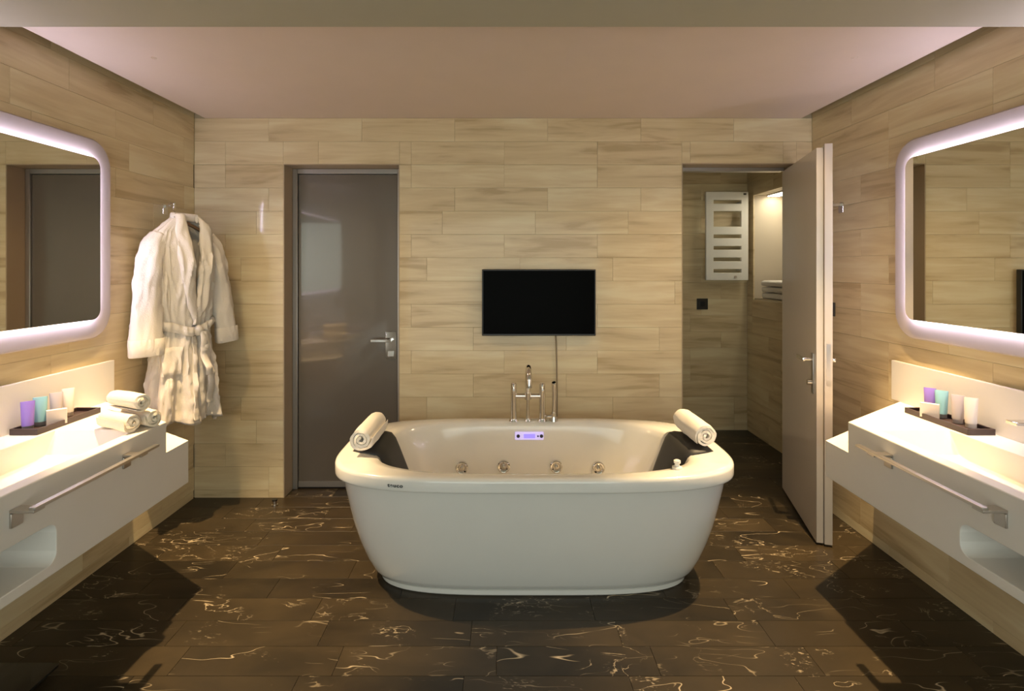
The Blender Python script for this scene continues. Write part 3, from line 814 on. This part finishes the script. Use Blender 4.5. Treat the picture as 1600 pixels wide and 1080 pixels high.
def fold(th, z):
    a = interp([(0.6, 0.022), (0.9, 0.016), (1.10, 0.007), (1.18, 0.006), (1.3, 0.008), (1.5, 0.008), (1.65, 0.004), (1.8, 0.001)], z)
    return a*(math.sin(7*th+1.1+0.6*math.sin(2.1*z*3)) + 0.55*math.sin(13*th-2.0*z+0.5) + 1.1*noise.noise(Vector((math.cos(th)*2.2, math.sin(th)*2.2, z*2.5)))) + crease(th, z)
def body_pt(th, z, off=0.0):
    W, T = interp(WT_, z), interp(TT_, z)
    c, s_ = math.cos(th), math.sin(th)
    x = W*math.copysign(abs(c)**0.85, c); y = T*math.copysign(abs(s_)**0.75, s_)
    f = fold(th, z)+off
    nx, ny = c/W, s_/T; l = math.hypot(nx, ny)
    sag = 0.006*math.sin(3*th)
    hemz = 0.03*math.cos(th+0.6) if z < 0.7 else 0
    return Vector((x+nx/l*f, y+ny/l*f, z))
def front_pt(u, z, off=0.0):
    W = interp(WT_, z)
    c = max(-0.999, min(0.999, u/W)); c = math.copysign(abs(c)**(1/0.85), c)
    th = -math.acos(c)
    return body_pt(th, z, off)
def vedge(z):      # half-width of the neck opening
    return interp([(1.21, 0.0), (1.3, 0.012), (1.45, 0.030), (1.6, 0.045), (1.70, 0.056), (1.80, 0.062)], z)
VC = 0.022
NT, NZ = 120, 84
zs = [0.60+(1.79-0.60)*k/NZ for k in range(NZ+1)]
bm = bmesh.new(); G = []
for z in zs:
    row = []
    for k in range(NT):
        th = 2*PI*k/NT; p = body_pt(th, z)
        hem = max(0, (0.74-z)/0.12)
        p.z += hem*(-0.02*math.sin(th*1.0+0.4) + 0.012*math.sin(5*th))
        row.append(bm.verts.new(p))
    G.append(row)
for i in range(NZ):
    for k in range(NT):
        q = (G[i][k], G[i][(k+1) % NT], G[i+1][(k+1) % NT], G[i+1][k])
        m_ = sum((v.co for v in q), Vector())/4
        if m_.y < 0 and m_.z > 1.21 and abs(m_.x-VC) < vedge(m_.z): continue
        bm.faces.new(q)
for v in [v for v in bm.verts if not v.link_faces]: bm.verts.remove(v)
bd = obj('body', bm, M['robe'], rb, 70)
sd = bd.modifiers.new('cloth', 'SOLIDIFY'); sd.thickness = 0.006; sd.offset = -1
# shawl collar: two lapels and a roll behind the neck
for s in (-1, 1):
    bm = bmesh.new(); rows = []
    for k in range(41):
        v = k/40; z = 1.165+(1.785-1.165)*v
        e = vedge(z); wl_ = interp([(0, 0.045), (0.25, 0.075), (0.6, 0.090), (0.85, 0.075), (1.0, 0.045)], v)
        row_o, row_i = [], []
        for j in range(11):
            q = j/10
            u = VC + s*(e-0.012 + (wl_)*q) + (0.0 if z > 1.25 else -s*(1.25-z)*0.18)
            bulge = 0.016*math.sin(PI*min(1, q*1.0))**0.6 + 0.010 + 0.004*noise.noise(Vector((u*18, z*9, s)))
            if s > 0: bulge += 0.006
            p = front_pt(u, min(z, 1.788), bulge); row_o.append(p)
            p2 = front_pt(u, min(z, 1.788), 0.003 if j not in (0, 10) else 0.006); row_i.append(p2)
        rows.append(row_o+row_i[::-1])
    loft(bm, rows, True, True, True)
    obj('lapel', bm, M['robe'], rb, 70)
bm = bmesh.new(); rows = []
for k in range(25):
    th = -0.35+ (PI+0.70)*k/24
    c, s_ = math.cos(th), math.sin(th)
    cx_, cy_ = 0.078*c, 0.048*s_-0.005
    pts = []
    for j in range(12):
        a = 2*PI*j/12
        rx, rz_ = 0.010, 0.024
        pts.append((cx_+c*rx*math.cos(a), cy_+s_*rx*math.cos(a), 1.770+0.008*math.sin(th)+rz_*math.sin(a)))
    rows.append(pts)
loft(bm, rows, True, True, True); obj('neck_collar', bm, M['robe'], rb, 70)
obj('neck_label', B(-0.012, 0.052, 0.026, 0.029, 1.668, 1.680), M['print'], rb, label='small dark woven label')
# sleeves with turned cuffs
def sleeve(s):
    if s < 0:
        path = [(-0.150, 0.0, 1.655), (-0.195, -0.004, 1.595), (-0.222, -0.012, 1.50), (-0.240, -0.02, 1.37), (-0.256, -0.03, 1.22), (-0.262, -0.036, 1.10), (-0.262, -0.036, 1.025)]
        ra = [0.055, 0.075, 0.084, 0.086, 0.090, 0.098, 0.102]; rbx = [0.045, 0.055, 0.060, 0.056, 0.054, 0.052, 0.052]
    else:
        path = [(0.150, 0.0, 1.655), (0.195, -0.002, 1.595), (0.222, -0.006, 1.50), (0.245, -0.012, 1.37), (0.272, -0.018, 1.22), (0.290, -0.022, 1.11), (0.296, -0.022, 1.045)]
        ra = [0.055, 0.070, 0.076, 0.074, 0.074, 0.076, 0.078]; rbx = [0.045, 0.052, 0.055, 0.050, 0.048, 0.046, 0.046]
    # resample
    NP = 36; P = []
    for k in range(NP+1):
        f = k/NP*(len(path)-1); i = min(int(f), len(path)-2); t = f-i
        P.append((Vector(path[i]).lerp(Vector(path[i+1]), t), ra[i]+(ra[i+1]-ra[i])*t, rbx[i]+(rbx[i+1]-rbx[i])*t))
    bm = bmesh.new(); rows = []
    for k, (c, a, b) in enumerate(P):
        tgt = (P[min(k+1, NP)][0]-P[max(k-1, 0)][0]).normalized()
        sx_ = Vector((1, 0, 0)); sx_ = (sx_-tgt*sx_.dot(tgt)).normalized(); sy_ = tgt.cross(sx_)
        r = []
        for j in range(40):
            th = 2*PI*j/40
            f = 1+0.07*math.sin(4*th+k*0.10)+0.05*noise.noise(Vector((math.cos(th)*1.5+s*3, math.sin(th)*1.5, c.z*7)))
            f += 0.05*math.sin(c.z*42+2*th)*max(0, 1-abs(c.z-1.40)/0.18)
            pn = Vector((math.cos(th)*1.6+s*5, math.sin(th)*1.6+c.z*2.2, c.z*6.5))
            f += 0.16*max(0, 1-abs(noise.noise(pn))*2.4)**2 + 0.08*max(0, 1-abs(noise.noise(pn*2.2))*2.4)**2 - 0.07
            r.append(c+sx_*(a*math.cos(th)*f)+sy_*(b*math.sin(th)*f))
        rows.append(r)
    loft(bm, rows, True, False, False)
    o = obj('sleeve', bm, M['robe'], rb, 70)
    md = o.modifiers.new('cloth', 'SOLIDIFY'); md.thickness = 0.005; md.offset = -1
    # cuff
    bm = bmesh.new(); rr_ = []
    c0, a, b = P[-1]; cu = P[-6][0]; tg = (c0-cu).normalized()
    sx_ = Vector((1, 0, 0)); sx_ = (sx_-tg*sx_.dot(tg)).normalized(); sy_ = tg.cross(sx_)
    for dz, g in ((-0.085, 1.02), (-0.082, 1.07), (-0.04, 1.085), (0.002, 1.085), (0.006, 1.05), (0.0, 1.0), (-0.05, 0.95)):
        r = []
        for j in range(40):
            th = 2*PI*j/40; f = g*(1+0.07*math.sin(4*th+3.6))
            r.append(c0+tg*dz+sx_*(a*math.cos(th)*f)+sy_*(b*math.sin(th)*f))
        rr_.append(r)
    loft(bm, rr_, True, False, False); obj('cuff', bm, M['robe'], rb, 60)
for s in (-1, 1): sleeve(s)
# belt, knot and hanging ends
def belt_z(th):
    return 1.178 - 0.045*max(0, -math.sin(th))**2 + 0.006*math.sin(5*th)
bm = bmesh.new(); rows = []
for k in range(97):
    th = 2*PI*k/96; zc = belt_z(th); pts = []
    for dz, off in ((-0.026, 0.010), (-0.020, 0.019), (0, 0.022), (0.020, 0.019), (0.026, 0.010), (0.0, 0.004)):
        p = body_pt(th, zc+dz, off); pts.append(p)
    rows.append(pts)
loft(bm, rows, True); belt = obj('belt', bm, M['robe'], rb, 70)
kz = 1.130; KU = 0.03
kp = front_pt(KU, kz, 0.03)
bm = bmesh.new(); bmesh.ops.create_icosphere(bm, subdivisions=3, radius=1)
for v in bm.verts:
    n_ = 1+0.12*noise.noise(v.co*2.5)
    v.co = Vector((v.co.x*0.030*n_, v.co.y*0.022*n_, v.co.z*0.032*n_)) + kp
obj('knot', bm, M['robe'], belt, 80)
def tail(u0, u1, z1, off, seed):
    bm = bmesh.new(); rows = []
    for k in range(31):
        v = k/30; z = kz-0.005+(z1-kz)*v
        u = u0+(u1-u0)*v + 0.006*math.sin(v*6+seed); hw = 0.012+0.012*min(1, v*5)
        c = front_pt(u, z, off+0.008*math.sin(v*9+seed)); pts = []
        for (dx_, dy_) in ((-1, 0), (-0.8, -1), (0, -1.15), (0.8, -1), (1, 0), (0.8, 0.8), (0, 1), (-0.8, 0.8)):
            pts.append((c.x+dx_*hw, c.y+dy_*0.006, z))
        rows.append(pts)
    loft(bm, rows, True, True, True); obj('belt_end', bm, M['robe'], belt, 60)
tail(0.036, 0.060, 0.885, 0.045, 0.3)
tail(0.052, 0.112, 0.715, 0.032, 1.7)
# overlapping front edge below the belt, and patch pocket
bm = bmesh.new(); rows = []
for k in range(41):
    v = k/40; z = 1.10+(0.638-1.10)*v; u = 0.012-0.020*v
    pts = []
    for du, off in ((-0.022, 0.003), (-0.020, 0.011), (0.0, 0.013), (0.014, 0.013), (0.018, 0.008), (0.012, 0.002)):
        pts.append(front_pt(u+du, z, off))
    rows.append(pts)
loft(bm, rows, True, True, True); obj('front_placket', bm, M['robe'], rb, 60)
for u0 in (-0.125,):
    bm = bmesh.new(); rows = []
    for k in range(13):
        z = 0.90+0.15*k/12; a_, b_ = [], []
        for j in range(13):
            u = u0-0.055+0.11*j/12
            e = 0.010 if 0 < j < 12 and 0 < k < 12 else 0.003
            a_.append(front_pt(u, z, e+0.003)); b_.append(front_pt(u, z, 0.001))
        rows.append(a_+b_[::-1])
    loft(bm, rows, True, True, True); obj('pocket', bm, M['robe'], rb, 60)

# ------------------------------------------------------------ switches and sockets
def plate(name, cx, cy, cz, nrm, label, cat, sz=0.082):
    t = thing(name, label, cat, (cx, cy, cz)); h = sz/2
    if nrm == 'y':
        o = obj('cover', B(-h, h, -0.009, 0, -h, h, 0.002), M['socket'], t)
        bm = bmesh.new(); cyl(bm, (0, -0.0095, 0), (0, -0.004, 0), 0.021); obj('socket_well', bm, M['print'], t)
        obj('insert', B(-0.024, 0.024, -0.0105, -0.004, -0.024, 0.024, 0.003), M['blackbez'], t)
    else:
        obj('cover', B(-0.009, 0, -h, h, -h, h, 0.002), M['socket'], t)
        obj('rocker', B(-0.0115, -0.004, -0.026, 0.026, -0.026, 0.026, 0.002), M['blackbez'], t)
    return t
plate('wall_socket', (1097-788)/171, YW, CAMH-(475-418)/171, 'y', 'dark brown socket on the washroom wall below the radiator', 'socket', 0.10)
plate('light_switch', XR, 850/((1299-788)/XR), CAMH-(483-418)/((1299-788)/XR), 'x', 'dark brown switch on the right wall just beyond the open door', 'switch')

# ------------------------------------------------------------ towel radiator in the washroom
sR = 850/(YW-0.085)
rx0, rx1, rz0, rz1 = (1102-788)/sR, (1170-788)/sR-0.012, CAMH-(438-418)/sR, CAMH-(300-418)/sR
rd = thing('towel_radiator', 'flat white slotted towel radiator on the washroom wall', 'radiator', (0, 0, 0))
bm = B(rx0, rx1, YW-0.105, YW-0.075, rz0, rz1)
H = rz1-rz0; Wd = rx1-rx0
cuts = []
for f0, f1 in ((0.095, 0.135), (0.22, 0.395), (0.485, 0.525), (0.615, 0.655), (0.745, 0.785), (0.875, 0.915)):
    cuts.append(B(rx0+Wd*0.18, rx0+Wd*0.83, YW-0.2, YW-0.03, rz1-H*f1, rz1-H*f0))
me = boolean(bm, cuts, 'panel'); 
po = link('panel', me, M['rad'], rd); bv = po.modifiers.new('edge', 'BEVEL'); bv.width = 0.004; bv.segments = 2; bv.limit_method = 'ANGLE'
for z in (rz0+0.1, rz1-0.1):
    for x in (rx0+0.05, rx1-0.05):
        bm = bmesh.new(); cyl(bm, (x, YW, z), (x, YW-0.076, z), 0.016); obj('bracket', bm, M['rad'], rd)
bm = bmesh.new(); cyl(bm, (rx0+Wd*0.69, YW-0.105, rz0+0.03), (rx0+Wd*0.69, YW-0.112, rz0+0.03), 0.012); obj('knob', bm, M['steel'], rd)
obj('badge', B(rx1-0.045, rx1-0.02, YW-0.107, YW-0.1045, rz1-0.03, rz1-0.014), M['print'], rd)

# folded towels in the lit niche
def folded(x, y, z, L, W_, h, label, seed):
    bm = bmesh.new(); rows = []
    for k in range(17):
        yy = -W_/2+W_*k/16; r = []
        for j in range(24):
            # rounded fold on the room-facing (-x) side
            th = 2*PI*j/24; c, s_ = math.cos(th), math.sin(th)
            r.append((L/2*math.copysign(abs(c)**0.35, c), yy, h/2+h/2*math.copysign(abs(s_)**0.6, s_)*(0.94+0.06*math.sin(k*0.9+seed))))
        rows.append(r)
    loft(bm, rows, True, True, True)
    o = obj('folded_towel', bm, M['terry'], None, 50); o.location = (x, y, z)
    return tag(o, label, 'towel', 'folded towels in the washroom niche')
zz = NZ0
for k, (lab, y, h) in enumerate((('lowest', 4.50, 0.055), ('middle', 4.505, 0.05), ('topmost', 4.515, 0.055))):
    folded(XW+0.13, y, zz, 0.20, 0.50, h, '%s folded white towel of the stack in the lit washroom niche' % lab, k); zz += h+0.001
nl = thing('niche_light', 'slim light strip under the top of the washroom niche', 'light', (XW+0.16, 4.45, NZ1-0.012))
obj('diffuser', B(-0.05, 0.05, -0.36, 0.36, -0.004, 0.0), M['nichelight'], nl)
obj('channel', B(-0.055, 0.055, -0.37, 0.37, 0.0, 0.012), M['steel'], nl)

# ------------------------------------------------------------ bathroom scale in the shadow under the left vanity
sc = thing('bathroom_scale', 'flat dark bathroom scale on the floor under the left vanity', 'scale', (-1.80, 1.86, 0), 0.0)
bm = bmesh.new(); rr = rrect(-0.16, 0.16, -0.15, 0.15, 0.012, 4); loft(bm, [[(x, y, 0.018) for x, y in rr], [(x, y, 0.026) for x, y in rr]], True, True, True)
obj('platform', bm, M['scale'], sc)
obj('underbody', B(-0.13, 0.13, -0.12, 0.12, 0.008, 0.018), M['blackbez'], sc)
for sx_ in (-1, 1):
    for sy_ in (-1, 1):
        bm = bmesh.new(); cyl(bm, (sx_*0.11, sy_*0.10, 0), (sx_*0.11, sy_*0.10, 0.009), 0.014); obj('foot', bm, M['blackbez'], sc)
